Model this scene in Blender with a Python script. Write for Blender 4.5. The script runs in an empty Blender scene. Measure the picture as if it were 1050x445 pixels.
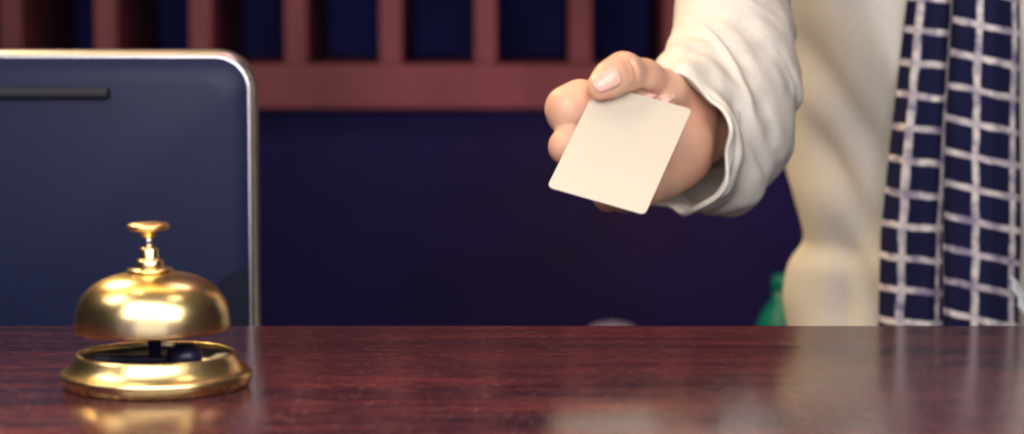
import bpy, bmesh, math, random
import numpy as np
from mathutils import Vector, Matrix, noise
random.seed(7)
PI = math.pi
S = bpy.context.scene
COL = S.collection

# ------------------------------------------------------------------ camera
CAMZ, FPX, HOR = 1.27, 2480.0, -13.0          # eye height, focal length in pixels, row of the horizon
TH = math.atan((222.5 - HOR) / FPX)
cam_d = bpy.data.cameras.new('camera'); cam = bpy.data.objects.new('camera', cam_d); COL.objects.link(cam)
cam.location = (0, 0, CAMZ); cam.rotation_euler = (PI/2 - TH, 0, 0)
cam_d.sensor_width = 36; cam_d.lens = FPX / 1050 * 36
cam_d.clip_start = 0.05
cam_d.dof.use_dof = True; cam_d.dof.focus_distance = 1.20; cam_d.dof.aperture_fstop = 8.6
S.camera = cam
F = Vector((0, math.cos(TH), -math.sin(TH))); U = Vector((0, math.sin(TH), math.cos(TH)))
def P(px, py, y):
    d = F + Vector((1, 0, 0)) * ((px - 525) / FPX) - U * ((py - 222.5) / FPX)
    return Vector((0, 0, CAMZ)) + d * (y / d.y)

# ------------------------------------------------------------------ world, lights, exposure
S.view_settings.view_transform = 'Standard'; S.view_settings.look = 'None'
S.view_settings.gamma = 1.0; S.view_settings.exposure = 0.0; S.view_settings.use_curve_mapping = False
w = bpy.data.worlds.new('world'); S.world = w; w.use_nodes = True
bg = w.node_tree.nodes['Background']; bg.inputs[0].default_value = (0.52, 0.50, 0.85, 1); bg.inputs[1].default_value = 0.42
def area(name, loc, target, size, power, color, size_y=None):
    d = bpy.data.lights.new(name, 'AREA'); o = bpy.data.objects.new(name, d); COL.objects.link(o)
    d.energy = power; d.color = color; d.size = size
    if size_y: d.shape = 'RECTANGLE'; d.size_y = size_y
    o.location = loc; o.rotation_euler = (Vector(target) - Vector(loc)).to_track_quat('-Z', 'Y').to_euler()
    return o
area('left_key', (-0.95, 1.02, 2.25), (0.06, 1.30, 1.15), 0.5, 4.5, (1.0, 0.92, 0.80))  # unseen key light added up left; no window stands there
area('front_fill', (0.15, -1.7, 1.45), (0.0, 1.2, 1.2), 2.4, 11, (0.80, 0.82, 1.0), 1.3)  # added fill behind the camera, mainly for broad reflections in the bell
area('counter_key', (0.00, 0.66, 1.47), (0.10, 1.32, 1.15), 0.80, 6.9, (1.0, 0.94, 0.87), 0.36)  # added key light over the counter to brighten hand and sleeve, no fixture
area('rim_lamp', (-0.75, 2.15, 2.2), (0.1, 1.3, 1.15), 0.22, 15, (1.0, 0.70, 0.34))
area('edge_strip_light', (-0.55, 1.42, 2.2), (-0.55, 1.42, 1.0), 1.3, 3.4, (1.0, 0.56, 0.17), 0.25)  # added warm strip above the monitor, gilds its top edge by reflection
area('ceiling_lamp', (0.45, 0.95, 2.55), (0.30, 1.30, 1.1), 0.25, 1.5, (1.0, 0.84, 0.62))
area('rack_lamp', (0.2, 2.1, 2.62), (-0.1, 2.95, 1.1), 0.4, 6.5, (1.0, 0.60, 0.58))
area('cabinet_glow', (0.17, 2.58, 1.02), (0.17, 2.91, 0.985), 0.10, 0.55, (1.0, 0.42, 0.40))  # added reddish light facing the cabinet, makes the purple glow on its front
for k, (lx, ly) in enumerate([(-0.9, 0.4), (-0.2, -0.1), (0.5, 0.2), (-0.5, 1.3)]):
    area('sparkle_light', (lx, ly, 2.66), (lx, ly, 0), 0.09, 1.0, (1.0, 0.80, 0.50))  # unseen small lights added for golden sparkle in the brass bell

# ------------------------------------------------------------------ materials
def nt(name):
    m = bpy.data.materials.new(name); m.use_nodes = True
    t = m.node_tree; b = t.nodes['Principled BSDF']
    return m, t, b
def N(t, kind, **kw):
    n = t.nodes.new(kind)
    for k, v in kw.items():
        if hasattr(n, k): setattr(n, k, v)
        else: n.inputs[k.replace('_', ' ')].default_value = v
    return n
def ramp(t, src, stops):
    r = t.nodes.new('ShaderNodeValToRGB'); t.links.new(src, r.inputs[0])
    e = r.color_ramp.elements
    while len(e) < len(stops): e.new(0.5)
    for q, (p, c) in zip(e, stops): q.position = p; q.color = (*c, 1)
    return r
def bump(t, b, src, strength, dist):
    n = t.nodes.new('ShaderNodeBump'); n.inputs['Strength'].default_value = strength; n.inputs['Distance'].default_value = dist
    t.links.new(src, n.inputs['Height']); t.links.new(n.outputs[0], b.inputs['Normal']); return n
def simple(name, col, rough=0.5, metal=0.0, var=0.12, scale=30, bmp=0.0, spec=0.5, stretch=(1, 1, 1)):
    m, t, b = nt(name)
    tc = N(t, 'ShaderNodeTexCoord'); mp = N(t, 'ShaderNodeMapping'); mp.inputs['Scale'].default_value = stretch
    t.links.new(tc.outputs['Object'], mp.inputs[0])
    no = N(t, 'ShaderNodeTexNoise'); no.inputs['Scale'].default_value = scale; no.inputs['Detail'].default_value = 5
    t.links.new(mp.outputs[0], no.inputs[0])
    r = ramp(t, no.outputs[0], [(0.3, tuple(c*(1-var) for c in col)), (0.7, tuple(min(1, c*(1+var)) for c in col))])
    t.links.new(r.outputs[0], b.inputs['Base Color'])
    b.inputs['Roughness'].default_value = rough; b.inputs['Metallic'].default_value = metal
    b.inputs['Specular IOR Level'].default_value = spec
    if bmp: bump(t, b, no.outputs[0], bmp, 0.002)
    return m

M = {}
M['brass'] = simple('brass', (0.88, 0.68, 0.32), 0.25, 1.0, 0.10, 60, 0.08)
M['brass_button'] = simple('brass_button', (0.86, 0.58, 0.26), 0.33, 1.0, 0.08, 200)
M['steel'] = simple('steel', (0.7, 0.7, 0.72), 0.25, 1.0, 0.05, 60)
M['bell_inside'] = simple('bell_inside', (0.014, 0.013, 0.045), 0.35, 0.0, 0.2, 60)
M['monitor_back'] = simple('monitor_back', (0.009, 0.014, 0.056), 0.42, 0.0, 0.10, 350, 0.03, 0.22)
M['monitor_slot'] = simple('monitor_slot', (0.003, 0.003, 0.012), 0.6)
M['corner_shade'] = simple('corner_shade', (0.005, 0.006, 0.024), 0.5, 0, 0.1, 50, 0, 0.2)
M['aluminium'] = simple('aluminium', (0.62, 0.62, 0.66), 0.34, 1.0, 0.04, 80)
M['screen'] = simple('screen', (0.01, 0.01, 0.012), 0.1)
M['card'] = simple('card', (0.60, 0.555, 0.47), 0.5, 0.0, 0.01, 40)
M['nail'] = simple('nail', (0.76, 0.46, 0.39), 0.25, 0.0, 0.03, 200)
M['cabinet'] = simple('cabinet', (0.009, 0.008, 0.070), 0.6, 0.0, 0.55, 2.2, 0, 0.12)
M['cell_back'] = simple('cell_back', (0.026, 0.030, 0.24), 0.7, 0.0, 0.3, 9, 0, 0.3)
M['rack_wood'] = simple('rack_wood', (0.170, 0.052, 0.075), 0.55, 0.0, 0.25, 14, 0, 0.3, (1, 1, 0.2))
M['wall'] = simple('wall_paint', (0.10, 0.085, 0.13), 0.8, 0, 0.05, 5)
M['ceiling'] = simple('ceiling_paint', (0.55, 0.50, 0.48), 0.9, 0, 0.03, 5)
M['floor'] = simple('floor_tile', (0.10, 0.075, 0.08), 0.4, 0, 0.2, 3)
M['trousers'] = simple('trousers', (0.03, 0.03, 0.05), 0.9, 0, 0.1, 300, 0.2)
M['hair'] = simple('hair', (0.06, 0.03, 0.02), 0.45, 0, 0.4, 60, 0.5, 0.5, (6, 6, 0.6))
M['shoe'] = simple('shoe', (0.02, 0.02, 0.02), 0.3)
M['eye'] = simple('eye', (0.75, 0.72, 0.7), 0.15)
M['teal'] = simple('teal', (0.0, 0.22, 0.165), 0.3)
M['pale_grey'] = simple('pale_grey', (0.20, 0.19, 0.34), 0.25)
M['desk_wood'] = simple('desk_wood', (0.05, 0.025, 0.03), 0.5, 0, 0.3, 10, 0, 0.5, (0.2, 1, 1))
M['fringe'] = simple('fringe', (0.72, 0.76, 0.82), 0.9)

# dark red-brown polished counter wood, grain running along x
m, t, b = nt('counter_wood')
tc = N(t, 'ShaderNodeTexCoord')
def grain(sx, sy, sc, det=6, dist=0.0):
    mp = N(t, 'ShaderNodeMapping'); mp.inputs['Scale'].default_value = (sx, sy, 1)
    t.links.new(tc.outputs['Object'], mp.inputs[0])
    n = N(t, 'ShaderNodeTexNoise'); n.inputs['Scale'].default_value = sc; n.inputs['Detail'].default_value = det
    n.inputs['Roughness'].default_value = 0.65; n.inputs['Distortion'].default_value = dist
    t.links.new(mp.outputs[0], n.inputs[0]); return n
g1 = grain(1.2, 13, 3.0, 6, 0.6); g2 = grain(14, 70, 6, 8); g3 = grain(300, 500, 1.4, 2)
r1 = ramp(t, g1.outputs[0], [(0.36, (0.026, 0.012, 0.020)), (0.50, (0.060, 0.018, 0.024)), (0.68, (0.135, 0.027, 0.028))])
r2 = ramp(t, g2.outputs[0], [(0.36, (0.30, 0.32, 0.42)), (0.64, (1.5, 1.45, 1.4))])
mx = N(t, 'ShaderNodeMix', data_type='RGBA', blend_type='MULTIPLY'); mx.inputs[0].default_value = 0.9
t.links.new(r1.outputs[0], mx.inputs[6]); t.links.new(r2.outputs[0], mx.inputs[7])
r3 = ramp(t, g3.outputs[0], [(0.645, (0, 0, 0)), (0.69, (1, 1, 1))])
mx2 = N(t, 'ShaderNodeMix', data_type='RGBA'); mx2.inputs[7].default_value = (0.36, 0.20, 0.15, 1)
t.links.new(r3.outputs[0], mx2.inputs[0]); t.links.new(mx.outputs[2], mx2.inputs[6])
t.links.new(mx2.outputs[2], b.inputs['Base Color'])
rr = ramp(t, g1.outputs[0], [(0.3, (0.11,)*3), (0.7, (0.17,)*3)]); t.links.new(rr.outputs[0], b.inputs['Roughness'])
b.inputs['Specular IOR Level'].default_value = 0.5
bump(t, b, g2.outputs[0], 0.14, 0.0006)
M['counter'] = m

# skin
m, t, b = nt('skin')
tc = N(t, 'ShaderNodeTexCoord'); no = N(t, 'ShaderNodeTexNoise'); no.inputs['Scale'].default_value = 38; no.inputs['Detail'].default_value = 3
t.links.new(tc.outputs['Object'], no.inputs[0])
r = ramp(t, no.outputs[0], [(0.35, (0.69, 0.36, 0.25)), (0.65, (0.77, 0.48, 0.335))])
t.links.new(r.outputs[0], b.inputs['Base Color'])
b.inputs['Roughness'].default_value = 0.48
b.inputs['Subsurface Weight'].default_value = 0.25; b.inputs['Subsurface Radius'].default_value = (1.0, 0.35, 0.2); b.inputs['Subsurface Scale'].default_value = 0.004
n2 = N(t, 'ShaderNodeTexNoise'); n2.inputs['Scale'].default_value = 900; t.links.new(tc.outputs['Object'], n2.inputs[0])
bump(t, b, n2.outputs[0], 0.12, 0.0004)
M['skin'] = m

# blouse linen
m, t, b = nt('linen')
tc = N(t, 'ShaderNodeTexCoord'); wv = N(t, 'ShaderNodeTexNoise'); wv.inputs['Scale'].default_value = 700; wv.inputs['Detail'].default_value = 2
t.links.new(tc.outputs['Object'], wv.inputs[0])
r = ramp(t, wv.outputs[0], [(0.3, (0.67, 0.635, 0.575)), (0.7, (0.77, 0.735, 0.67))])
t.links.new(r.outputs[0], b.inputs['Base Color']); b.inputs['Roughness'].default_value = 0.85
b.inputs['Specular IOR Level'].default_value = 0.2
bump(t, b, wv.outputs[0], 0.15, 0.0005)
M['linen'] = m

# navy scarf with an off-white window-pane grid, mapped along the cloth (uv in metres)
m, t, b = nt('plaid')
uv = N(t, 'ShaderNodeTexCoord'); sp = N(t, 'ShaderNodeSeparateXYZ')
wn = N(t, 'ShaderNodeTexNoise'); wn.inputs['Scale'].default_value = 60; wn.inputs['Detail'].default_value = 3
t.links.new(uv.outputs['UV'], wn.inputs[0])
va = N(t, 'ShaderNodeVectorMath', operation='MULTIPLY_ADD'); va.inputs[1].default_value = (0.0035,)*3
t.links.new(wn.outputs['Color'], va.inputs[0]); t.links.new(uv.outputs['UV'], va.inputs[2])
t.links.new(va.outputs[0], sp.inputs[0])
def lines(out, period, width, off):
    a = N(t, 'ShaderNodeMath', operation='ADD'); t.links.new(out, a.inputs[0]); a.inputs[1].default_value = off
    d = N(t, 'ShaderNodeMath', operation='PINGPONG'); t.links.new(a.outputs[0], d.inputs[0]); d.inputs[1].default_value = period/2
    e = N(t, 'ShaderNodeMapRange'); t.links.new(d.outputs[0], e.inputs[0])
    e.inputs[1].default_value = width*0.62; e.inputs[2].default_value = width*0.40; e.inputs[3].default_value = 0; e.inputs[4].default_value = 1
    return e
lx = lines(sp.outputs[0], 0.0262, 0.0046, 0.0); ly = lines(sp.outputs[1], 0.0212, 0.0043, 0.0)
mxx = N(t, 'ShaderNodeMath', operation='MAXIMUM'); t.links.new(lx.outputs[0], mxx.inputs[0]); t.links.new(ly.outputs[0], mxx.inputs[1])
pn = N(t, 'ShaderNodeTexNoise'); pn.inputs['Scale'].default_value = 90; t.links.new(uv.outputs['UV'], pn.inputs[0])
pr = ramp(t, pn.outputs[0], [(0.32, (0.26, 0.22, 0.34)), (0.6, (0.80, 0.73, 0.70))])
mc = N(t, 'ShaderNodeMix', data_type='RGBA'); mc.inputs[6].default_value = (0.013, 0.014, 0.052, 1)
t.links.new(mxx.outputs[0], mc.inputs[0]); t.links.new(pr.outputs[0], mc.inputs[7])
t.links.new(mc.outputs[2], b.inputs['Base Color']); b.inputs['Roughness'].default_value = 0.95; b.inputs['Specular IOR Level'].default_value = 0.15
M['plaid'] = m

# ------------------------------------------------------------------ helpers
def link(name, me, mat, parent=None, smooth=True):
    o = bpy.data.objects.new(name, me); COL.objects.link(o)
    if mat is not None: me.materials.append(M[mat])
    if smooth: me.polygons.foreach_set('use_smooth', [True]*len(me.polygons))
    if parent is not None:
        o.parent = parent; o.matrix_parent_inverse = parent.matrix_world.inverted()
    return o
def bm_obj(name, bm, mat, parent=None, smooth=True):
    me = bpy.data.meshes.new(name); bm.normal_update(); bm.to_mesh(me); bm.free()
    return link(name, me, mat, parent, smooth)
def box(bm, lo, hi, bev=0.0, seg=3):
    r = bmesh.ops.create_cube(bm, size=1)
    for v in r['verts']:
        v.co = Vector([lo[i] + (v.co[i] + .5)*(hi[i]-lo[i]) for i in range(3)])
    if bev:
        es = list({e for v in r['verts'] for e in v.link_edges})
        bmesh.ops.bevel(bm, geom=es, offset=bev, segments=seg, affect='EDGES', profile=0.5)
def box_obj(name, lo, hi, mat, parent=None, bev=0.0, smooth=False):
    bm = bmesh.new(); box(bm, lo, hi, bev); return bm_obj(name, bm, mat, parent, smooth)
def lathe(name, prof, mat, parent, origin, seg=96, closed=False):
    bm = bmesh.new(); rings = []
    for r, z in prof:
        if r < 1e-6: rings.append([bm.verts.new((0, 0, z))]*seg)
        else: rings.append([bm.verts.new((r*math.cos(2*PI*k/seg), r*math.sin(2*PI*k/seg), z)) for k in range(seg)])
    pairs = list(zip(rings, rings[1:])) + ([(rings[-1], rings[0])] if closed else [])
    for a, c in pairs:
        for k in range(seg):
            q = [a[k], a[(k+1) % seg], c[(k+1) % seg], c[k]]
            u = []
            for v in q:
                if v not in u: u.append(v)
            if len(u) > 2:
                try: bm.faces.new(u)
                except ValueError: pass
    bmesh.ops.recalc_face_normals(bm, faces=bm.faces)
    bmesh.ops.translate(bm, verts=bm.verts, vec=Vector(origin))
    return bm_obj(name, bm, mat, parent)
def grid_obj(name, pts, mat, parent=None, wrap=False, uvs=None, thick=0.0, off=-1, caps=False):
    """pts[i][j] -> a skin of quads; wrap joins j ends."""
    bm = bmesh.new(); vs = [[bm.verts.new(p) for p in row] for row in pts]
    L = bm.loops.layers.uv.new('UVMap') if uvs is not None else None
    nj = len(pts[0])
    for i in range(len(pts)-1):
        for j in range(nj if wrap else nj-1):
            k = (j+1) % nj
            f = bm.faces.new((vs[i][j], vs[i][k], vs[i+1][k], vs[i+1][j]))
            if L:
                for l, (a, c) in zip(f.loops, ((i, j), (i, k), (i+1, k), (i+1, j))): l[L].uv = uvs[a][c]
    if caps: bm.faces.new(vs[0]); bm.faces.new(vs[-1])
    bmesh.ops.recalc_face_normals(bm, faces=bm.faces)
    o = bm_obj(name, bm, mat, parent)
    if thick:
        s = o.modifiers.new('solidify', 'SOLIDIFY'); s.thickness = thick; s.offset = off
    return o
def empty(name, loc):
    o = bpy.data.objects.new(name, None); COL.objects.link(o); o.location = loc; o.empty_display_size = 0.05
    bpy.context.view_layer.update(); return o
def tag(o, label, cat, group=None):
    o['label'] = label; o['category'] = cat
    if group: o['group'] = group
    return o
def struct(o): o['kind'] = 'structure'; return o
def sstep(a, b_, x): 
    x = min(1, max(0, (x-a)/(b_-a))); return x*x*(3-2*x)
def interp(keys, s):
    """smooth (Catmull-Rom) interpolation of a list of tuples, s in 0..len-1"""
    n = len(keys); i = min(int(s), n-2); f = s - i
    p = [np.array(keys[max(0, min(n-1, i+k))], float) for k in (-1, 0, 1, 2)]
    return 0.5*((2*p[1]) + (-p[0]+p[2])*f + (2*p[0]-5*p[1]+4*p[2]-p[3])*f*f + (-p[0]+3*p[1]-3*p[2]+p[3])*f**3)

# ------------------------------------------------------------------ room
struct(box_obj('floor', (-3, -2, -0.1), (3, 3.4, 0), 'floor'))
struct(box_obj('wall_back', (-3, 3.3, 0), (3, 3.4, 2.7), 'wall'))
struct(box_obj('wall_left', (-3.1, -2, 0), (-3, 3.4, 2.7), 'wall'))
struct(box_obj('wall_right', (3, -2, 0), (3.1, 3.4, 2.7), 'wall'))
struct(box_obj('ceiling', (-3.1, -2, 2.7), (3.1, 3.4, 2.8), 'ceiling'))

# ------------------------------------------------------------------ reception counter
FAR = 1.211
ct = empty('reception_counter', (0, 0.95, 0))
tag(ct, 'long reception counter with polished red-brown wooden top across the foreground', 'counter')
bm = bmesh.new(); box(bm, (-1.6, 0.70, 1.062), (1.6, FAR, 1.10), 0.0018, 3); bm_obj('worktop', bm, 'counter', ct, True)
box_obj('front_panel', (-1.55, 0.76, 0.08), (1.55, 0.79, 1.062), 'desk_wood', ct, 0.002)
box_obj('rear_panel', (-1.55, FAR-0.06, 0.08), (1.55, FAR-0.035, 1.062), 'desk_wood', ct, 0.002)
box_obj('plinth', (-1.53, 0.79, 0.0), (1.53, FAR-0.06, 0.08), 'desk_wood', ct)

# ------------------------------------------------------------------ pigeonhole rack on the back wall
RY = 2.90; sc = RY/FPX
def rx(px): return (px-525)*sc
def rz(py): return CAMZ - (py-HOR)*sc
rk = empty('pigeonhole_rack', (0, 3.1, 0))
tag(rk, 'wall of dark wooden pigeonholes with red-brown dividers above a navy cabinet, behind the counter', 'shelf')
z0, z1 = rz(111), rz(66)
X0, X1 = rx(12-98*8), rx(12+98*17)
box_obj('bottom_rail', (X0, RY-0.012, z0), (X1, 3.28, z1), 'rack_wood', rk, 0.003)
TOPZ = z1 + 0.17*4 + 0.02*3
box_obj('top_rail', (X0, RY, TOPZ), (X1, 3.28, TOPZ+0.05), 'rack_wood', rk, 0.003)
for k in range(1, 4):
    zz = z1 + k*0.17 + (k-1)*0.02
    box_obj('shelf', (X0, RY+0.004, zz), (X1, 3.27, zz+0.02), 'rack_wood', rk, 0.002)
for k in range(-8, 18):
    x = rx(12 + 97.2*k)
    box_obj('divider', (x-0.0135, RY, z1), (x+0.0135, 3.27, TOPZ), 'rack_wood', rk, 0.002)
box_obj('back_panel', (X0, 3.272, z1), (X1, 3.29, TOPZ), 'cell_back', rk)
box_obj('cabinet_base', (X0, RY+0.01, 0.0), (X1, 3.28, z0), 'cabinet', rk, 0.002)

# staff desk on the left and a low side table at the back
dk = empty('staff_desk', (-0.7, 1.5, 0)); tag(dk, 'dark staff desk behind the counter carrying the monitor', 'desk')
box_obj('desk_top', (-1.5, 1.235, 0.715), (0.02, 1.80, 0.74), 'desk_wood', dk, 0.003)
for (x, y) in ((-1.46, 1.27), (-1.46, 1.75), (-0.03, 1.27), (-0.03, 1.75)):
    box_obj('leg', (x-0.025, y-0.025, 0), (x+0.025, y+0.025, 0.715), 'desk_wood', dk, 0.003)
sd = empty('side_table', (0.25, 2.45, 0)); tag(sd, 'low dark side table against the cabinet behind the person', 'table')
box_obj('table_top', (-0.3, 2.2, 0.855), (0.9, 2.62, 0.88), 'desk_wood', sd, 0.003)
for (x, y) in ((-0.27, 2.23), (-0.27, 2.59), (0.87, 2.23), (0.87, 2.59)):
    box_obj('leg', (x-0.02, y-0.02, 0), (x+0.02, y+0.02, 0.855), 'desk_wood', sd, 0.003)

# ------------------------------------------------------------------ monitor seen from behind
MY = 1.50; ms = MY/FPX
mx1 = (262-525)*ms; mw = 0.64; mx0 = mx1-mw
mz1 = CAMZ-(51-HOR)*ms; mh = 0.41; mz0 = mz1-mh
mon = empty('monitor', ((mx0+mx1)/2, MY+0.02, 0.74))
tag(mon, 'dark blue-grey computer monitor seen from behind with a light metal edge', 'monitor')
def rrect(x0, x1, z0_, z1_, r, n=14):
    out = []
    for cx_, cz_, a0 in ((x1-r, z1_-r, 0), (x0+r, z1_-r, PI/2), (x0+r, z0_+r, PI), (x1-r, z0_+r, 1.5*PI)):
        for k in range(n+1):
            a = a0 + PI/2*k/n; out.append((cx_+r*math.cos(a), cz_+r*math.sin(a)))
    return out
def shell(name, rows, mat, parent, cap0=True, cap1=True):
    """rows: (inset, y, corner radius) rings of the rounded outline"""
    bm = bmesh.new(); R = []
    for ins, y, rad in rows:
        R.append([bm.verts.new((x, y, z)) for x, z in rrect(mx0+ins, mx1-ins, mz0+ins, mz1-ins, rad)])
    for a, c in zip(R, R[1:]):
        for k in range(len(a)):
            bm.faces.new((a[k], a[(k+1) % len(a)], c[(k+1) % len(a)], c[k]))
    if cap0: bm.faces.new(R[0])
    if cap1: bm.faces.new(R[-1])
    bmesh.ops.recalc_face_normals(bm, faces=bm.faces)
    return bm_obj(name, bm, mat, parent)
shell('frame', [(0.0044, MY-0.0012, 0.0206), (0.0034, MY-0.0010, 0.0216), (0.0016, MY+0.0006, 0.0234), (0.0004, MY+0.0030, 0.0246), (0.0, MY+0.0060, 0.025), (0.0, MY+0.018, 0.025), (0.001, MY+0.019, 0.024)], 'aluminium', mon)
shell('back_shell', [(0.0044, MY+0.003, 0.0206), (0.0044, MY-0.0010, 0.0206), (0.0054, MY-0.0020, 0.0196), (0.02, MY-0.0035, 0.016), (0.06, MY-0.0065, 0.012), (0.12, MY-0.0095, 0.010), (0.17, MY-0.0105, 0.008)], 'monitor_back', mon)
shell('screen', [(0.008, MY+0.018, 0.018), (0.008, MY+0.0200, 0.018)], 'screen', mon)
sx1 = (114-525)*ms; sz0 = CAMZ-(99-HOR)*ms; sz1 = CAMZ-(89-HOR)*ms
bm = bmesh.new(); box(bm, (mx0+(mx1-sx1), MY-0.0125, sz0), (sx1, MY-0.001, sz1), 0.0008, 2)
bm_obj('vent_slot', bm, 'monitor_slot', mon)
bm = bmesh.new()  # thin dark shape standing in for the bell's shadow on the monitor back
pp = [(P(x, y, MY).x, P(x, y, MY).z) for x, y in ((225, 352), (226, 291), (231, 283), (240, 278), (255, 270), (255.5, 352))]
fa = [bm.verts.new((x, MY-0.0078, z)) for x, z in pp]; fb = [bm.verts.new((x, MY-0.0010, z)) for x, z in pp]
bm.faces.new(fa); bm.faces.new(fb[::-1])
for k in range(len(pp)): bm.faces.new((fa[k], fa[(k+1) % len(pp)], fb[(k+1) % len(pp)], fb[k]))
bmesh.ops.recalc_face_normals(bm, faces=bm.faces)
bm_obj('corner_shade', bm, 'corner_shade', mon, False)['label'] = 'darker navy patch put in as shade on the lower corner'
bm = bmesh.new(); box(bm, ((mx0+mx1)/2-0.09, MY-0.03, 0.752), ((mx0+mx1)/2+0.09, MY-0.008, 1.02), 0.006); bm_obj('stand_neck', bm, 'aluminium', mon)
bm = bmesh.new(); box(bm, ((mx0+mx1)/2-0.12, MY-0.09, 0.7405), ((mx0+mx1)/2+0.12, MY+0.11, 0.752), 0.004); bm_obj('stand_foot', bm, 'aluminium', mon)

# ------------------------------------------------------------------ service bell
bx_, by_ = P(160.3, 392, 1.026).x, 1.026
bell = empty('service_bell', (bx_, by_, 1.10)); tag(bell, 'polished brass reception bell with push button standing on the wooden counter', 'bell')
mm = 0.001
def bl(name, prof, mat, parent=bell, dx=0, dy=0, dz=0.0002, **kw):
    return lathe(name, [(r*mm, z*mm) for r, z in prof], mat, parent, (bx_+dx, by_+dy, 1.10+dz), **kw)
bl('base', [(39.0, 0), (39.6, 0.3), (40.4, 2.6), (41.0, 4.2), (40.9, 5.6), (40.2, 6.2), (39.3, 6.7), (37.6, 8.2), (36.0, 10.2), (34.6, 12.6), (33.8, 13.8),
            (33.2, 14.3), (32.6, 14.2), (32.3, 13.6), (32.8, 9), (34, 5), (34, 1.8), (20, 1.4), (20, 0.2)], 'brass', closed=True)
bl('base_plate', [(0, 8.0), (30, 8.0), (32.4, 11.8), (32.6, 11.8), (32.6, 1.6), (0, 1.6)], 'bell_inside')
bl('post', [(0, 2.6), (5.5, 2.6), (5, 6), (3, 8), (3, 47.4), (0, 47.4)], 'bell_inside')
hm = bl('hammer', [(0, -6), (4, -5.4), (7.2, -2.5), (8, 0), (7.2, 2.5), (4, 5.4), (0, 6)], 'bell_inside', dx=0.013, dy=-0.006, dz=0.0135)
bm = bmesh.new(); box(bm, (bx_-0.026, by_-0.004, 1.110), (bx_+0.012, by_+0.004, 1.113), 0.001); bm_obj('lever', bm, 'bell_inside', bell)
# dome: flattened hemisphere, thin shell with a rolled lip
prof = []
a_, h_ = 33.2, 23.4
for k in range(41):
    th = PI/2*k/40
    prof.append((a_*abs(math.sin(th))**0.78, 25.6 + h_*abs(math.cos(th))**0.80))
prof[0] = (0, 25.6+h_)
prof += [(33.1, 24.6), (32.7, 24.0), (32.0, 24.4)]
for k in range(40, -1, -1):
    th = PI/2*k/40
    prof.append(((a_-1.4)*abs(math.sin(th))**0.78 if k else 0, 25.0 + (h_-1.6)*abs(math.cos(th))**0.80))
bl('dome', prof, 'brass', seg=128)
bl('washer', [(0, 49.1), (9.6, 49.1), (9.8, 49.7), (9.5, 50.3), (0, 50.5)], 'brass')
bl('nut', [(0, 50.1), (5.6, 50.1), (5.8, 50.7), (5.8, 53.7), (5.2, 54.3), (4.1, 54.5), (3.9, 55.1), (3.9, 58.7), (3.5, 59.3), (0, 59.3)], 'brass', seg=48)
bl('plunger', [(0, 59.1), (1.7, 59.1), (1.7, 65.1), (0, 65.1)], 'steel', seg=32)
bt = bl('button', [(0, 63.5), (2.4, 63.5), (3.0, 64.1), (3.4, 65.7), (5.0, 66.5), (8.2, 67.0), (9.0, 67.8), (9.0, 68.7), (8.4, 69.5), (5, 70.0), (0, 70.2)], 'brass_button', seg=64)
for o in bell.children:               # the whole upper part leans a touch to the left on its post
    for v in o.data.vertices:
        h = v.co.z-1.10
        if h > 0.0215: v.co.x -= 0.0010+(h-0.0215)*0.035; v.co.z += (v.co.x-bx_)*0.02

# ------------------------------------------------------------------ plastic card
CY = 1.29
def fr(right, down, toward): return Vector((right, 0, 0)) - U*down - F*toward
cu = fr(0.9405, 0.2729, 0.20).normalized(); cv = fr(-0.335, 0.670, 0.662); cv = (cv - cu*cv.dot(cu)).normalized()
cn = cu.cross(cv); 
if cn.dot(F) > 0: cn = -cn
cc = P(636.6, 151.5, CY)
bm = bmesh.new(); W_, H_, R_ = 0.0270, 0.0428, 0.0032
ol = []
for sx, sy, a0 in ((1, 1, 0), (-1, 1, PI/2), (-1, -1, PI), (1, -1, 1.5*PI)):
    for k in range(9):
        a = a0+PI/2*k/8; ol.append((sx*(W_-R_)+R_*math.cos(a), sy*(H_-R_)+R_*math.sin(a)))
top = [bm.verts.new(cc+cu*x+cv*y+cn*0.0004) for x, y in ol]; bot = [bm.verts.new(cc+cu*x+cv*y-cn*0.0004) for x, y in ol]
bm.faces.new(top); bm.faces.new(bot[::-1])
for k in range(len(ol)):
    j = (k+1) % len(ol); bm.faces.new((top[k], bot[k], bot[j], top[j]))
bmesh.ops.recalc_face_normals(bm, faces=bm.faces)
card = bm_obj('key_card', bm, 'card', None, False)
tag(card, 'blank cream plastic card held out between thumb and fingers', 'card')

# ------------------------------------------------------------------ the person: one continuous skin surface grown from a distance field
def q(px, py, dz): return np.array(P(px, py, CY+dz*mm))
def rcone(p, a, b_, r1, r2):
    ab = b_-a; l2 = float(ab@ab) + 1e-12
    h = np.clip(((p-a)@ab)/l2, 0, 1)
    return np.sqrt((((p-a)-h[..., None]*ab)**2).sum(-1)) - (r1+(r2-r1)*h)
def ell(p, c, r):
    k0 = np.sqrt((((p-c)/r)**2).sum(-1)); k1 = np.sqrt((((p-c)/(r*r))**2).sum(-1))+1e-9
    return k0*(k0-1)/k1
def smin(a, b_, k):
    h = np.maximum(k-np.abs(a-b_), 0)/k
    return np.minimum(a, b_)-h*h*k*0.25
groups = []      # (k_ext, k_int, [prims]); prim = ('c',a,b,r1,r2) or ('e',c,r)
def chain(pts, rad): return [('c', np.array(pts[i]), np.array(pts[i+1]), rad[i]*mm, rad[i+1]*mm) for i in range(len(pts)-1)]
V3 = lambda *a: np.array(a, float)
PCX, PCY = 0.345, 1.71          # where the person stands
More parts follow.
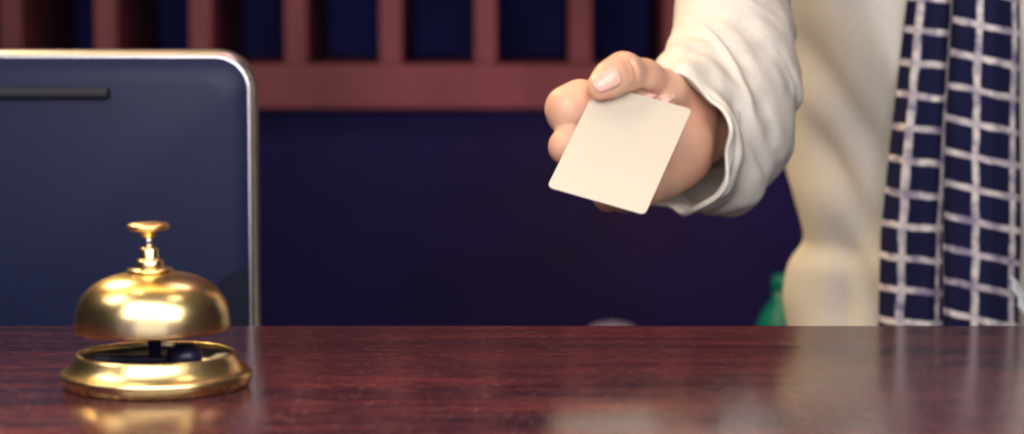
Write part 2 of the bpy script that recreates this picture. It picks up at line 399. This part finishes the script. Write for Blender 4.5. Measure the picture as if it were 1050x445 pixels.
# trunk, neck, legs
groups.append((0.03, 0.05, [
    ('e', V3(PCX, PCY, 0.95), V3(0.135, 0.092, 0.12)), ('e', V3(PCX, PCY, 1.09), V3(0.108, 0.080, 0.16)),
    ('e', V3(PCX, PCY, 1.25), V3(0.128, 0.088, 0.15)),
    ('c', V3(PCX-0.11, PCY+0.008, 1.365), V3(PCX+0.11, PCY+0.008, 1.365), 0.036, 0.036),
    ('c', V3(PCX, PCY+0.01, 1.38), V3(PCX, PCY-0.005, 1.49), 0.056, 0.050)]))
for s in (-1, 1):
    groups.append((0.03, 0.02, chain([V3(PCX+s*0.085, PCY, 0.90), V3(PCX+s*0.088, PCY-0.01, 0.50), V3(PCX+s*0.09, PCY+0.015, 0.33), V3(PCX+s*0.09, PCY+0.02, 0.09)], [82, 55, 54, 36])
      + [('c', V3(PCX+s*0.09, PCY+0.03, 0.045), V3(PCX+s*0.10, PCY-0.13, 0.028), 0.034, 0.024)]))
# head with face (turned a little towards the guest)
HZ = 1.58
groups.append((0.02, 0.02, [('e', V3(PCX, PCY+0.005, HZ+0.025), V3(0.074, 0.092, 0.090)), ('e', V3(PCX, PCY-0.030, HZ-0.045), V3(0.054, 0.058, 0.062)),
    ('c', V3(PCX, PCY-0.088, HZ+0.018), V3(PCX, PCY-0.104, HZ-0.018), 0.008, 0.013),
    ('e', V3(PCX, PCY-0.086, HZ-0.047), V3(0.024, 0.010, 0.008)), ('e', V3(PCX, PCY-0.080, HZ-0.084), V3(0.022, 0.016, 0.016)),
    ('e', V3(PCX-0.074, PCY+0.008, HZ), V3(0.010, 0.018, 0.030)), ('e', V3(PCX+0.074, PCY+0.008, HZ), V3(0.010, 0.018, 0.030))]))
# left arm hanging, hand resting
ls = V3(PCX+0.145, PCY+0.01, 1.362)
le = V3(PCX+0.235, PCY+0.05, 1.10); lw = V3(PCX+0.25, PCY-0.03, 0.87)
groups.append((0.02, 0.012, chain([ls, le, lw], [34, 32, 24])))
lh = lw + V3(0.0, -0.012, -0.075)
groups.append((0.008, 0.008, [('c', lw, lh, 0.022, 0.024), ('c', lw+V3(0, -0.02, -0.03), lh+V3(0, 0.02, 0), 0.016, 0.017)]))
for k, dy in enumerate((-0.030, -0.010, 0.010, 0.028)):
    a = lh + V3(0, dy, 0.0); L = (0.072, 0.080, 0.074, 0.058)[k]
    groups.append((0.003, 0.004, chain([a, a+V3(-0.006, 0, -L*0.5), a+V3(-0.022, 0.002, -L*0.95)], [9.5, 8.5, 7])))
groups.append((0.006, 0.004, chain([lw+V3(-0.008, -0.026, -0.02), lw+V3(-0.016, -0.05, -0.055), lw+V3(-0.022, -0.052, -0.085)], [12, 10, 8])))
# right arm reaching forward
rs = V3(PCX-0.130, PCY+0.005, 1.365)
re_ = np.array(P(757, -125, 1.545)); rw = q(716, 128, 106)
groups.append((0.02, 0.014, chain([rs, q(768, -137, 284), q(758, -90, 237), q(757, -38, 201), q(757, 41, 157), q(738, 112, 121), rw], [34, 32, 30, 29, 25, 19.5, 18])))
# right hand -----------------------------------------------------------
wr = q(716, 128, 106)
mcp = [q(648, 122, 64), q(642, 147, 60), q(648, 170, 52), q(662, 190, 44)]
palm = [('c', wr, mcp[0], 0.0170, 0.0120), ('c', wr, mcp[1], 0.0170, 0.0125), ('c', wr, mcp[2], 0.0170, 0.0125), ('c', wr, mcp[3], 0.0170, 0.0120),
        ('e', q(698, 147, 68), V3(0.0185, 0.019, 0.0205)),        # heel below the thumb
        ('c', q(704, 122, 84), q(686, 104, 68), 0.016, 0.013),
        ('c', q(703, 165, 80), q(678, 184, 60), 0.0125, 0.011)]
groups.append((0.012, 0.010, palm))
thumb = chain([q(706, 118, 80), q(684, 93, 56), q(661, 80, 44), q(639, 73, 31), q(626, 81, 25), q(615, 89, 20.5)], [16, 10.4, 9.4, 9.6, 8.9, 7.2])
index = chain([mcp[0], q(616, 106, 50), q(595, 104, 38), q(582, 111, 33), q(584, 118, 35), q(603, 122, 44), q(628, 112, 46)], [12.0, 11.0, 11.4, 11.6, 11.0, 9.6, 8.2])
middle = chain([mcp[1], q(608, 146, 44), q(584, 147, 27), q(581, 151, 27), q(612, 142, 38), q(652, 112, 44), q(664, 101, 45)], [11.5, 9.8, 9.0, 9.0, 8.6, 7.0, 6.2])
ring = chain([mcp[2], q(612, 182, 34), q(597, 183, 14), q(622, 172, 30), q(662, 122, 44), q(682, 105, 46)], [11, 9.4, 9.2, 8.4, 7.0, 5.4])
pinky = chain([mcp[3], q(640, 201, 30), q(624, 200, 10), q(640, 192, 24), q(668, 170, 40)], [9.5, 8.6, 8.3, 7.4, 6.4])
for g, ke in ((index, 0.0035), (middle, 0.002), (ring, 0.002), (pinky, 0.002)): groups.append((ke, 0.004, g))
groups.append((0.0035, 0.006, thumb))
carves = [('c', q(640, 58, 22), q(650, 78, 18), 0.0005, 0.0005), ('c', q(646, 62, 24), q(655, 80, 22), 0.0004, 0.0004), ('c', q(655, 92, 34), q(676, 101, 42), 0.0009, 0.0009)]

def eval_prims(pr, pts, k):
    d = None
    for p_ in pr:
        e = rcone(pts, *p_[1:]) if p_[0] == 'c' else ell(pts, p_[1], p_[2])
        d = e if d is None else smin(d, e, k)
    return d
def axis(lo, hi, fine):
    """coordinates from lo to hi; fine = [(a, b, step)], coarse 14 mm elsewhere, with graded steps between"""
    c = [lo]
    while c[-1] < hi:
        x = c[-1]; st = 0.014
        for a, b_, s in fine:
            dist = max(a-x, x-b_, 0); st = min(st, s + dist*0.35)
        c.append(x+st)
    return np.array(c)
hb = np.array([q(555, 50, 0), q(775, 225, 120)])
gx = axis(-0.02, PCX+0.32, [(0.010, 0.128, 0.0012), (PCX-0.08, PCX+0.08, 0.004), (PCX+0.2, PCX+0.28, 0.006)])
gy = axis(1.26, PCY+0.16, [(1.285, 1.39, 0.0012), (PCY-0.12, PCY-0.05, 0.004)])
gz = axis(-0.02, 1.72, [(1.142, 1.246, 0.0012), (HZ-0.10, HZ+0.06, 0.004), (0.70, 0.85, 0.006)])
D = np.full((len(gx), len(gy), len(gz)), 0.04, np.float32)
for ke, ki, pr in groups:
    lo = np.min([np.minimum(p_[1]-p_[3 if p_[0] == 'c' else 2], (p_[2]-p_[4]) if p_[0] == 'c' else p_[1]-p_[2]) for p_ in pr], axis=0)-0.02
    hi = np.max([np.maximum(p_[1]+p_[3 if p_[0] == 'c' else 2], (p_[2]+p_[4]) if p_[0] == 'c' else p_[1]+p_[2]) for p_ in pr], axis=0)+0.02
    sl = tuple(slice(max(0, np.searchsorted(g, l)-1), np.searchsorted(g, h)+1) for g, l, h in zip((gx, gy, gz), lo, hi))
    X, Y, Z = np.meshgrid(gx[sl[0]], gy[sl[1]], gz[sl[2]], indexing='ij')
    pts = np.stack([X, Y, Z], -1).astype(np.float32)
    d = eval_prims([tuple([p_[0]]+[np.asarray(a, np.float32) for a in p_[1:]]) for p_ in pr], pts, ki)
    D[sl] = smin(D[sl], d, ke)
for p_ in carves:
    lo = np.minimum(p_[1], p_[2])-0.006; hi = np.maximum(p_[1], p_[2])+0.006
    sl = tuple(slice(max(0, np.searchsorted(g, l)-1), np.searchsorted(g, h)+1) for g, l, h in zip((gx, gy, gz), lo, hi))
    X, Y, Z = np.meshgrid(gx[sl[0]], gy[sl[1]], gz[sl[2]], indexing='ij')
    d = rcone(np.stack([X, Y, Z], -1), *p_[1:])
    D[sl] = -smin(-D[sl], d, 0.003)
def surface_nets(D, ax):
    s = D < 0
    nx, ny, nz = D.shape
    cnt = np.zeros((nx-1, ny-1, nz-1), np.int8)
    for i in (0, 1):
        for j in (0, 1):
            for k in (0, 1): cnt += s[i:nx-1+i, j:ny-1+j, k:nz-1+k]
    act = (cnt > 0) & (cnt < 8); idx = np.argwhere(act)
    ids = -np.ones(act.shape, np.int32); ids[act] = np.arange(len(idx))
    acc = np.zeros((len(idx), 3)); n = np.zeros(len(idx))
    cor = [(i, j, k) for i in (0, 1) for j in (0, 1) for k in (0, 1)]
    for a in cor:
        for d in range(3):
            if a[d]: continue
            b_ = list(a); b_[d] = 1
            ia = idx+np.array(a); ib = idx+np.array(b_)
            va = D[ia[:, 0], ia[:, 1], ia[:, 2]].astype(float); vb = D[ib[:, 0], ib[:, 1], ib[:, 2]].astype(float)
            m_ = (va < 0) != (vb < 0); tt = np.where(m_, va/np.where(m_, va-vb, 1), 0)
            pa = np.stack([ax[c][ia[:, c]] for c in range(3)], 1); pb = np.stack([ax[c][ib[:, c]] for c in range(3)], 1)
            acc[m_] += (pa+(pb-pa)*tt[:, None])[m_]; n[m_] += 1
    V = acc/n[:, None]; Fs = []
    for d in range(3):
        e, f = (d+1) % 3, (d+2) % 3
        lo = [slice(None)]*3; hi = [slice(None)]*3
        lo[d] = slice(0, -1); hi[d] = slice(1, None)
        ch = s[tuple(lo)] != s[tuple(hi)]
        pos = np.argwhere(ch)
        ok = (pos[:, e] > 0) & (pos[:, f] > 0) & (pos[:, e] < D.shape[e]-1) & (pos[:, f] < D.shape[f]-1)
        pos = pos[ok]; inside = s[pos[:, 0], pos[:, 1], pos[:, 2]]
        qd = []
        for (oe, of) in ((-1, -1), (0, -1), (0, 0), (-1, 0)):
            c = pos.copy(); c[:, e] += oe; c[:, f] += of
            qd.append(ids[c[:, 0], c[:, 1], c[:, 2]])
        qd = np.stack(qd, 1); qd[~inside] = qd[~inside][:, ::-1]
        Fs.append(qd)
    return V, np.concatenate(Fs)
Vv, Ff = surface_nets(D, (gx, gy, gz)); del D
person = empty('person', (PCX, PCY, 0))
tag(person, 'person in cream blouse and navy checked scarf holding out a card across the counter', 'person')
me = bpy.data.meshes.new('body'); me.from_pydata(Vv.tolist(), [], Ff.tolist()); me.update()
body = link('body', me, 'skin', person)
sm = body.modifiers.new('smooth', 'SMOOTH'); sm.factor = 0.5; sm.iterations = 2

# fingernails: curved plates laid on the distance field of their finger
def nail(name, prims, c, t_, n_, half_w, length, over, parent, lift=0.0006):
    t_ = Vector(t_).normalized(); n_ = Vector(n_); n_ = (n_-t_*n_.dot(t_)).normalized(); s_ = t_.cross(n_)
    NU, NV = 12, 16; rows = []
    for i in range(NV+1):
        v = i/NV; row = []
        wv_ = half_w*(min(1, math.sqrt(max(0.0, 1-(1-min(1, v/0.30))**2))*0.45+0.55) if v < 0.30 else 1.0)
        if v > 0.62: wv_ *= math.sqrt(max(0.02, 1-((v-0.62)/0.385)**2))*0.9+0.1
        for j in range(NU+1):
            u = -1+2*j/NU
            base = Vector(c)+t_*(length*(v-0.5))+s_*(wv_*u)
            vq = min(v, 1-over)
            bq = Vector(c)+t_*(length*(vq-0.5))+s_*(wv_*u)
            h = 0.014; hl = h
            for _ in range(40):
                d = float(eval_prims(prims, np.array(bq+n_*h)[None], 0.006)[0]); h -= d*0.9
                if abs(d) < 1e-5: break
                h = max(h, 0.002)
            row.append(base+n_*(h+lift))
        rows.append(row)
    return grid_obj(name, rows, 'nail', parent, thick=0.0006, off=-1)
tt_ = Vector(q(604, 90, 17)) - Vector(q(633, 81, 26))
nail('thumbnail', thumb, q(615.5, 88.5, 21), tt_, -F+U*0.22, 0.0048, 0.0150, 0.16, body)['label'] = 'pale pink polished thumbnail'
nail('fingernail', middle, q(666, 99, 44), Vector(q(668, 96, 45))-Vector(q(655, 108, 45)), -F+U*0.5, 0.0040, 0.0090, 0.15, body)
nail('fingernail', ring, q(685, 102, 46), Vector(q(690, 98, 46))-Vector(q(674, 112, 45)), -F+U*0.5, 0.0032, 0.0075, 0.15, body)
for s in (-1, 1):
    bm = bmesh.new(); bmesh.ops.create_uvsphere(bm, u_segments=24, v_segments=16, radius=0.0115)
    bmesh.ops.translate(bm, verts=bm.verts, vec=(PCX+s*0.031, PCY-0.0695, HZ+0.012)); ey = bm_obj('eye', bm, 'eye', person)
    bm = bmesh.new(); bmesh.ops.create_uvsphere(bm, u_segments=20, v_segments=12, radius=0.0062)
    bmesh.ops.translate(bm, verts=bm.verts, vec=(PCX+s*0.031, PCY-0.0762, HZ+0.012)); bm_obj('iris', bm, 'shoe', ey)
    bm = bmesh.new()
    for k in range(7):
        f = k/6; r_ = bmesh.ops.create_uvsphere(bm, u_segments=8, v_segments=6, radius=0.0032)
        bmesh.ops.translate(bm, verts=r_['verts'], vec=(PCX+s*(0.016+0.030*f), PCY-0.0850+0.012*f*f, HZ+0.032+0.005*math.sin(PI*f)))
    bm_obj('eyebrow', bm, 'hair', person)
# hair: shoulder-length shell round the skull
rows = []
for i in range(28):
    f = i/27; z = HZ+0.13-0.27*f; row = []
    rr_ = math.sin(min(1, f/0.42)*PI/2)
    for j in range(49):
        a = -0.15*PI + 1.30*PI*j/48
        k = 1+0.03*math.sin(a*23+f*5)
        row.append(Vector((PCX+math.cos(a)*0.088*rr_*k, PCY+0.012+math.sin(a)*0.104*rr_*k - (0.02 if math.sin(a) < 0 else 0)*rr_, z)))
    rows.append(row)
grid_obj('hair', rows, 'hair', person, thick=0.014, off=-1)

# ---- blouse: torso, reaching sleeve with loose cuff, hanging sleeve (one mesh)
def fold(p, sc_, amp): return noise.noise(Vector(p)*sc_)*amp
bl_rows = []
TK = [ # z, half width left, half width right, half depth
 (0.86, .185, .185, .130), (0.95, .182, .182, .128), (1.00, .150, .162, .122), (1.035, .1435, .152, .116), (1.075, .1450, .146, .112), (1.10, .1400, .144, .110),
 (1.135, .1500, .150, .112), (1.19, .1560, .156, .118), (1.26, .158, .158, .124), (1.33, .165, .165, .116), (1.38, .170, .170, .098), (1.41, .155, .155, .086), (1.432, .105, .105, .076), (1.447, .066, .066, .066)]
NI, NJ = 220, 220
verts_rows = []
for i in range(NI):
    z, wl, wr_, dp = interp(TK, i/(NI-1)*(len(TK)-1)); row = []
    for j in range(NJ):
        a = 2*PI*j/NJ; ca, sa = math.cos(a), math.sin(a)
        ww = wl if ca < 0 else wr_
        x = PCX + ww*abs(ca)**0.86*(1 if ca > 0 else -1); y = PCY + dp*abs(sa)**0.86*(1 if sa > 0 else -1)
        pv = Vector((x, y, z)); nrm = Vector((ca/ww, sa/dp, 0)).normalized()
        front = 1 if sa < 0 else 0.6
        d = 0.0
        # long diagonal pulls from the armpit and soft vertical drape
        u1 = (x-PCX)*0.9 + (z-1.2)*0.75
        d += 0.0036*front*math.sin(u1*58 + 2*noise.noise(pv*9))*sstep(1.02, 1.12, z)*sstep(1.42, 1.33, z)
        d += 0.0022*math.sin(x*95+z*14+3*noise.noise(pv*7))*sstep(1.14, 1.0, z)
        d += 0.003*noise.noise(pv*16) + 0.011*noise.noise(Vector((x*6+z*3, 3.3, z*5-x*4)))*sstep(1.07, 1.13, z)
        for (ax_, az_, bx2, bz2, dep, wd) in ((0.195, 1.235, 0.262, 1.125, 0.006, 0.011), (0.200, 1.175, 0.245, 1.095, 0.006, 0.009), (0.235, 1.27, 0.275, 1.18, -0.006, 0.012), (0.225, 1.10, 0.262, 1.01, 0.007, 0.011)):
            if sa < 0:
                lx_, lz_ = bx2-ax_, bz2-az_; l_ = math.hypot(lx_, lz_); tt2 = ((x-ax_)*lx_+(z-az_)*lz_)/l_/l_
                ud = ((x-ax_)*lz_-(z-az_)*lx_)/l_
                d -= dep*math.exp(-(ud/wd)**2)*math.exp(-((tt2-0.5)/0.55)**4)
        # cloth ballooning over the waistband at her right side
        d += 0.0062*math.exp(-((a-1.00*PI)/0.30)**2)*math.exp(-((z-1.048)/0.024)**2)
        d -= 0.006*math.exp(-((a-1.20*PI)/0.10)**2)*math.exp(-((z-1.045)/0.035)**2)
        d -= 0.004*math.exp(-((a-1.0*PI)/0.6)**2)*math.exp(-((z-1.087)/0.010)**2)
        row.append(pv+nrm*d)
    verts_rows.append(row)
blouse = grid_obj('blouse', verts_rows, 'linen', person, wrap=True, thick=0.0016)

def tube_rows(rings, ni, nj, dispf):
    rows = []
    for i in range(ni):
        s = i/(ni-1)*(len(rings)-1)
        k = interp(rings, s); c, e1, e2 = Vector(k[0:3]), Vector(k[3:6]), Vector(k[6:9])
        row = []
        for j in range(nj):
            a = 2*PI*j/nj
            p = c+e1*math.cos(a)+e2*math.sin(a); nn = (e1.normalized()*math.cos(a)+e2.normalized()*math.sin(a)).normalized()
            row.append(p+nn*dispf(s, a, p))
        rows.append(row)
    return rows
def ringpx(A, B, da, db, half, e2dir=None):
    a, b_ = Vector(q(*A, da)), Vector(q(*B, db)); c = (a+b_)/2; e1 = (b_-a)/2
    return c, e1, half, e2dir
RP = [ringpx((684, 70), (706, 214), 60, 66, 0.0365, Vector((0.72, -0.70, 0.0))),
      ringpx((690, 50), (738, 223), 94, 88, 0.0360, Vector((0.72, -0.72, 0.15))),
      ringpx((696, 28), (777, 201), 128, 112, 0.0360, Vector((0.60, -0.78, 0.25))),
      ringpx((699, 8), (806, 155), 146, 132, 0.0360, Vector((0.5, -0.8, 0.3))),
      ringpx((699, -18), (816, 100), 162, 150, 0.0365, Vector((0.3, -0.9, 0.35))),
      ringpx((699, -45), (815, 45), 182, 172, 0.0380, Vector((0.15, -0.95, 0.3))),
      ringpx((700, -75), (813, -2), 205, 196, 0.0400, Vector((0.05, -0.95, 0.25))),
      ringpx((702, -120), (815, -60), 240, 235, 0.0430, Vector((0, -0.9, 0.4))),
      ringpx((712, -165), (828, -110), 285, 290, 0.0440, Vector((0, -0.7, 0.7)))]
rings = []
for c, e1, half, e2d in RP:
    e2 = (e2d - e1.normalized()*e2d.dot(e1.normalized())).normalized()*half
    rings.append(tuple(c)+tuple(e1)+tuple(e2))
shv = Vector((PCX-0.135, PCY+0.01, 1.368))
rings.append(tuple(shv)+(0.0, -0.01, -0.055)+(-0.012, -0.050, 0.0))
rings[-1] = tuple(shv)+tuple(Vector((0.050, -0.022, 0.0)))+tuple(Vector((0.0, -0.006, 0.060)))
CR = [(random.uniform(0.2, 6.5), random.uniform(0, 2*PI), random.uniform(0.4, 1.2), random.uniform(0.12, 0.38), random.uniform(-0.0036, 0.0040), random.uniform(-0.9, 0.5)) for _ in range(60)]
def sleeve_disp(s, a, p):
    d = 0.0
    # ring folds bunching on the lower right side (a near 0 = B side), fading to the left silhouette
    wB = 0.35+0.65*(0.5+0.5*math.cos(a-0.3))
    ph = s*5.0 + 0.9*math.sin(a*1.0+0.6) + 1.6*noise.noise(Vector(p)*20)
    f = math.sin(ph); d += 0.0004*wB*(abs(f)**0.7*(1 if f > 0 else -1))*sstep(0.15, 1.6, s)
    for s0, a0, la, ls_, am, sk in CR:            # short creases
        da = (a-a0+PI) % (2*PI)-PI
        u = (s-s0-sk*da)/ls_
        if abs(u) < 3 and abs(da) < 2.2*la: d += am*math.exp(-u*u)*math.exp(-(da/la)**2)
    d += 0.0016*noise.noise(Vector(p)*75)
    d -= 0.0085*math.exp(-((a-0.74*PI)/0.42)**2)*math.exp(-(s/0.9)**2)
    d += 0.0095*math.exp(-((a-1.76*PI)/0.36)**2)*math.exp(-(s/0.7)**2)
    # cuff edge wavers and its lip rolls out
    e = sstep(0.5, 0.0, s); d += e*(0.0022*math.sin(3*a+0.8)+0.0014*math.sin(7*a+2))
    d += 0.0020*math.exp(-(s/0.06)**2) - 0.0012*math.exp(-((s-0.34)/0.07)**2)
    return d
srows = tube_rows(rings, 420, 260, sleeve_disp)
# wavy opening edge
for i in range(60):
    k = (1-i/60)**2
    for j in range(260):
        a = 2*PI*j/260
        srows[i][j] = srows[i][j] + Vector((-0.7, -0.6, 0.0))*k*(0.004*math.sin(2*a+1.0)+0.002*math.sin(5*a))
# turn the hem inside, so that the opening shows cloth thickness and an inner face
inner = []
for i in range(0, 60, 3):
    c = sum((Vector(v) for v in srows[i]), Vector())/260
    inner.append([v + (c-v)*0.055 for v in srows[i]])
srows = inner[::-1] + srows
lr = [tuple(V3(*ls)+V3(-0.035, 0, 0.0))+(0.0, 0.050, 0.0)+(0.030, 0.0, 0.036), tuple(V3(*ls)+V3(0.012, 0, -0.028))+(0.0, 0.058, 0.0)+(0.048, 0.0, 0.026), tuple((ls+le)/2)+(0, 0.056, 0)+(0.052, 0, 0.012),
      tuple(le)+(0, 0.050, 0)+(0.048, 0, 0.01), tuple((le+lw)/2)+(0, 0.045, 0.01)+(0.044, 0, 0), tuple(lw*0.9+le*0.1)+(0, 0.038, 0.01)+(0.034, 0, 0)]
lrows = tube_rows(lr, 120, 96, lambda s, a, p: 0.003*math.sin(s*9+math.sin(a))+0.003*noise.noise(Vector(p)*22))
right_sleeve = grid_obj('sleeve_mesh', srows, 'linen', None, wrap=True)
left_sleeve = grid_obj('sleeve_mesh', lrows, 'linen', None, wrap=True)
bm = bmesh.new(); bm.from_mesh(blouse.data)
for o in (right_sleeve, left_sleeve):
    bm.from_mesh(o.data)
bm.to_mesh(blouse.data); bm.free()
for o in (right_sleeve, left_sleeve): bpy.data.objects.remove(o)
blouse.data.polygons.foreach_set('use_smooth', [True]*len(blouse.data.polygons))

# trousers and shoes
tr = []
for s in (-1, 1):
    tr.append(tube_rows([(PCX+s*0.055, PCY, 0.96)+(0.088, 0, 0)+(0, 0.100, 0), (PCX+s*0.080, PCY, 0.84)+(0.090, 0, 0)+(0, 0.103, 0), (PCX+s*0.088, PCY-0.01, 0.50)+(0.070, 0, 0)+(0, 0.073, 0),
        (PCX+s*0.09, PCY+0.012, 0.30)+(0.066, 0, 0)+(0, 0.070, 0), (PCX+s*0.09, PCY+0.018, 0.07)+(0.056, 0, 0)+(0, 0.060, 0)], 70, 48, lambda s_, a, p: 0.004*noise.noise(Vector(p)*14)))
tro = grid_obj('trousers', tr[0], 'trousers', person, wrap=True)
o2 = grid_obj('tmp', tr[1], 'trousers', None, wrap=True); bm = bmesh.new(); bm.from_mesh(tro.data); bm.from_mesh(o2.data); bm.to_mesh(tro.data); bm.free(); bpy.data.objects.remove(o2)
tro.data.polygons.foreach_set('use_smooth', [True]*len(tro.data.polygons))
for s in (-1, 1):
    rws = []
    for i in range(20):
        f = i/19; y = PCY+0.075-0.265*f; w_ = 0.041*math.sin(PI*min(0.97, 0.12+0.86*f)**0.8)**0.45; h_s = 0.085*(1-f)**0.8+0.032
        if i in (0, 19): w_ *= 0.4; h_s *= 0.8
        rws.append([Vector((PCX+s*(0.09+0.012*f)+w_*math.cos(a), y, 0.002+max(0, h_s*(0.5+0.5*math.sin(a))))) for a in [2*PI*j/24 for j in range(24)]])
    grid_obj('shoe', rws, 'shoe', person, wrap=True, caps=True)

# ---- scarf: one long cloth, two tails in front, looped behind the neck
def tail_edges(tab, z):
    zs = [r[0] for r in tab]
    z = min(max(z, zs[-1]), zs[0])
    for a, c in zip(tab, tab[1:]):
        if c[0] <= z <= a[0]:
            f = (a[0]-z)/(a[0]-c[0]); return a[1]+(c[1]-a[1])*f, a[2]+(c[2]-a[2])*f
YS = 1.575
def zpx(py): return P(0, py, YS).z
def xpx(px): return (px-525)/FPX*YS
T1 = [(1.43, PCX-0.085, PCX-0.030), (1.36, xpx(945), xpx(985)), (zpx(0), xpx(932), xpx(979)), (zpx(130), xpx(918), xpx(974)), (zpx(240), xpx(908), xpx(973)), (zpx(334), xpx(907), xpx(973)), (0.80, xpx(903), xpx(974))]
T2 = [(1.43, PCX+0.030, PCX+0.085), (1.36, xpx(985), xpx(1043)), (zpx(0), xpx(976), xpx(1041)), (zpx(130), xpx(970), xpx(1044)), (zpx(240), xpx(969), xpx(1047)), (zpx(334), xpx(971), xpx(1046)), (0.76, xpx(968), xpx(1050))]
NW = 72
def cross(xl, xr, yb, z, ph, amp):
    """folded cross-section with visible edges xl, xr; the cloth pleats back under itself"""
    out = []
    for j in range(NW+1):
        u = j/NW
        x = xl+(xr-xl)*(u + 0.035*math.sin(2*PI*2*u+ph))
        y = yb + amp*math.cos(2*PI*2.0*u+ph+0.5*math.sin(z*9)) + 0.012*(abs(2*u-1)**4) + 0.002*noise.noise(Vector((x*30, ph, z*18)))
        out.append(Vector((x, y, z)))
    return out
rows = []
zb1, zb2 = 0.80, 0.76
for i in range(150):
    z = zb1 + (1.40-zb1)*i/149; xl, xr = tail_edges(T1, z)
    yb = YS - 0.002 + 0.020*sstep(1.27, 1.40, z)
    rows.append(cross(xl, xr, yb, z, 0.4, 0.0012))
# over the shoulder and behind the neck
for i in range(1, 30):
    f = i/30; a = PI + PI*f       # arc around the back of the neck, left to right
    c = Vector((PCX-0.078*math.cos(PI*f), PCY-0.10+0.165*math.sin(PI*f), 1.415+0.055*math.sin(PI*f)))
    out = []
    rad = Vector((-math.cos(PI*f), math.sin(PI*f), 0))
    for j in range(NW+1):
        u = j/NW
        out.append(c + (rad*(0.5-u)*0.045 if True else 0) + Vector((0, 0, 1))*(-0.030*abs(2*u-1)**2 + 0.004*math.sin(u*19)+0.01))
    rows.append(out)
for i in range(150):
    z = 1.40 - (1.40-zb2)*i/149; xl, xr = tail_edges(T2, z)
    yb = YS - 0.008 + 0.020*sstep(1.27, 1.40, z)
    rows.append(cross(xl, xr, yb, z, 2.2, 0.0014))
# uv in metres, measured along the cloth
uvs = []; vlen = 0
wref = 0.052
for i, row in enumerate(rows):
    if i: vlen += (rows[i][NW//2]-rows[i-1][NW//2]).length
    first = i < 165
    cum = 0; ur = []
    shift = (0.0075 if first else 0.0035)
    for j in range(NW+1):
        if j: cum += (row[j]-row[j-1]).length
        ur.append(cum)
    tot = cum
    ur = [(c-tot/2 + (0.0 if first else 0.0) + shift, vlen + (0.0 if first else 0.011) + (row[j].x-row[0].x)*(0.10 if first else 0.22)*(1 if first else -1)) for j, c in enumerate(ur)]
    uvs.append(ur)
scarf = grid_obj('scarf', rows, 'plaid', person, uvs=uvs, thick=0.0022, off=0)
scarf['label'] = 'navy scarf with off-white grid lines'
bm = bmesh.new()
for k in range(6):
    a = P(1036+k*2.6, 283+k*3.0, 1.562+0.001*k); b_ = P(1050+k*3.0, 322+k*4, 1.560)
    prev = None
    for i in range(13):
        f = i/12; c = a.lerp(b_, f)+Vector((0.0012*math.sin(f*14+k), -0.001*math.sin(PI*f), 0))
        ring_ = [bm.verts.new(c+Vector((math.cos(t2)*0.0013, math.sin(t2)*0.0013, 0))) for t2 in [2*PI*m_/6 for m_ in range(6)]]
        if prev:
            for m_ in range(6): bm.faces.new((prev[m_], prev[(m_+1) % 6], ring_[(m_+1) % 6], ring_[m_]))
        prev = ring_
bmesh.ops.recalc_face_normals(bm, faces=bm.faces)
bm_obj('fringe', bm, 'fringe', scarf)['label'] = 'pale blue-white tassel strands at the scarf edge'

# ------------------------------------------------------------------ small out-of-focus things on the side table
BT = P(805, 300, 2.36)
bo = empty('bottle', (BT.x, 2.36, 0.88)); tag(bo, 'small teal bottle out of focus beside the person\'s hip', 'bottle')
lathe('bottle_body', [(0, 0), (0.026, 0), (0.029, 0.003), (0.029, 0.050), (0.024, 0.068), (0.013, 0.084), (0.011, 0.095), (0, 0.095)], 'teal', bo, (BT.x, 2.36, 0.8805), 48)
lathe('cap', [(0, 0.093), (0.012, 0.093), (0.013, 0.095), (0.013, 0.106), (0.011, 0.108), (0, 0.108)], 'teal', bo, (BT.x, 2.36, 0.8805), 32)
PW = P(628, 330, 2.36)
pw = lathe('paperweight', [(0, 0), (0.026, 0), (0.034, 0.012), (0.0385, 0.026), (0.037, 0.038), (0.030, 0.051), (0.018, 0.0595), (0, 0.063)], 'pale_grey', None, (PW.x, 2.36, 0.8805), 48)
tag(pw, 'pale grey rounded paperweight barely showing over the counter edge', 'paperweight')
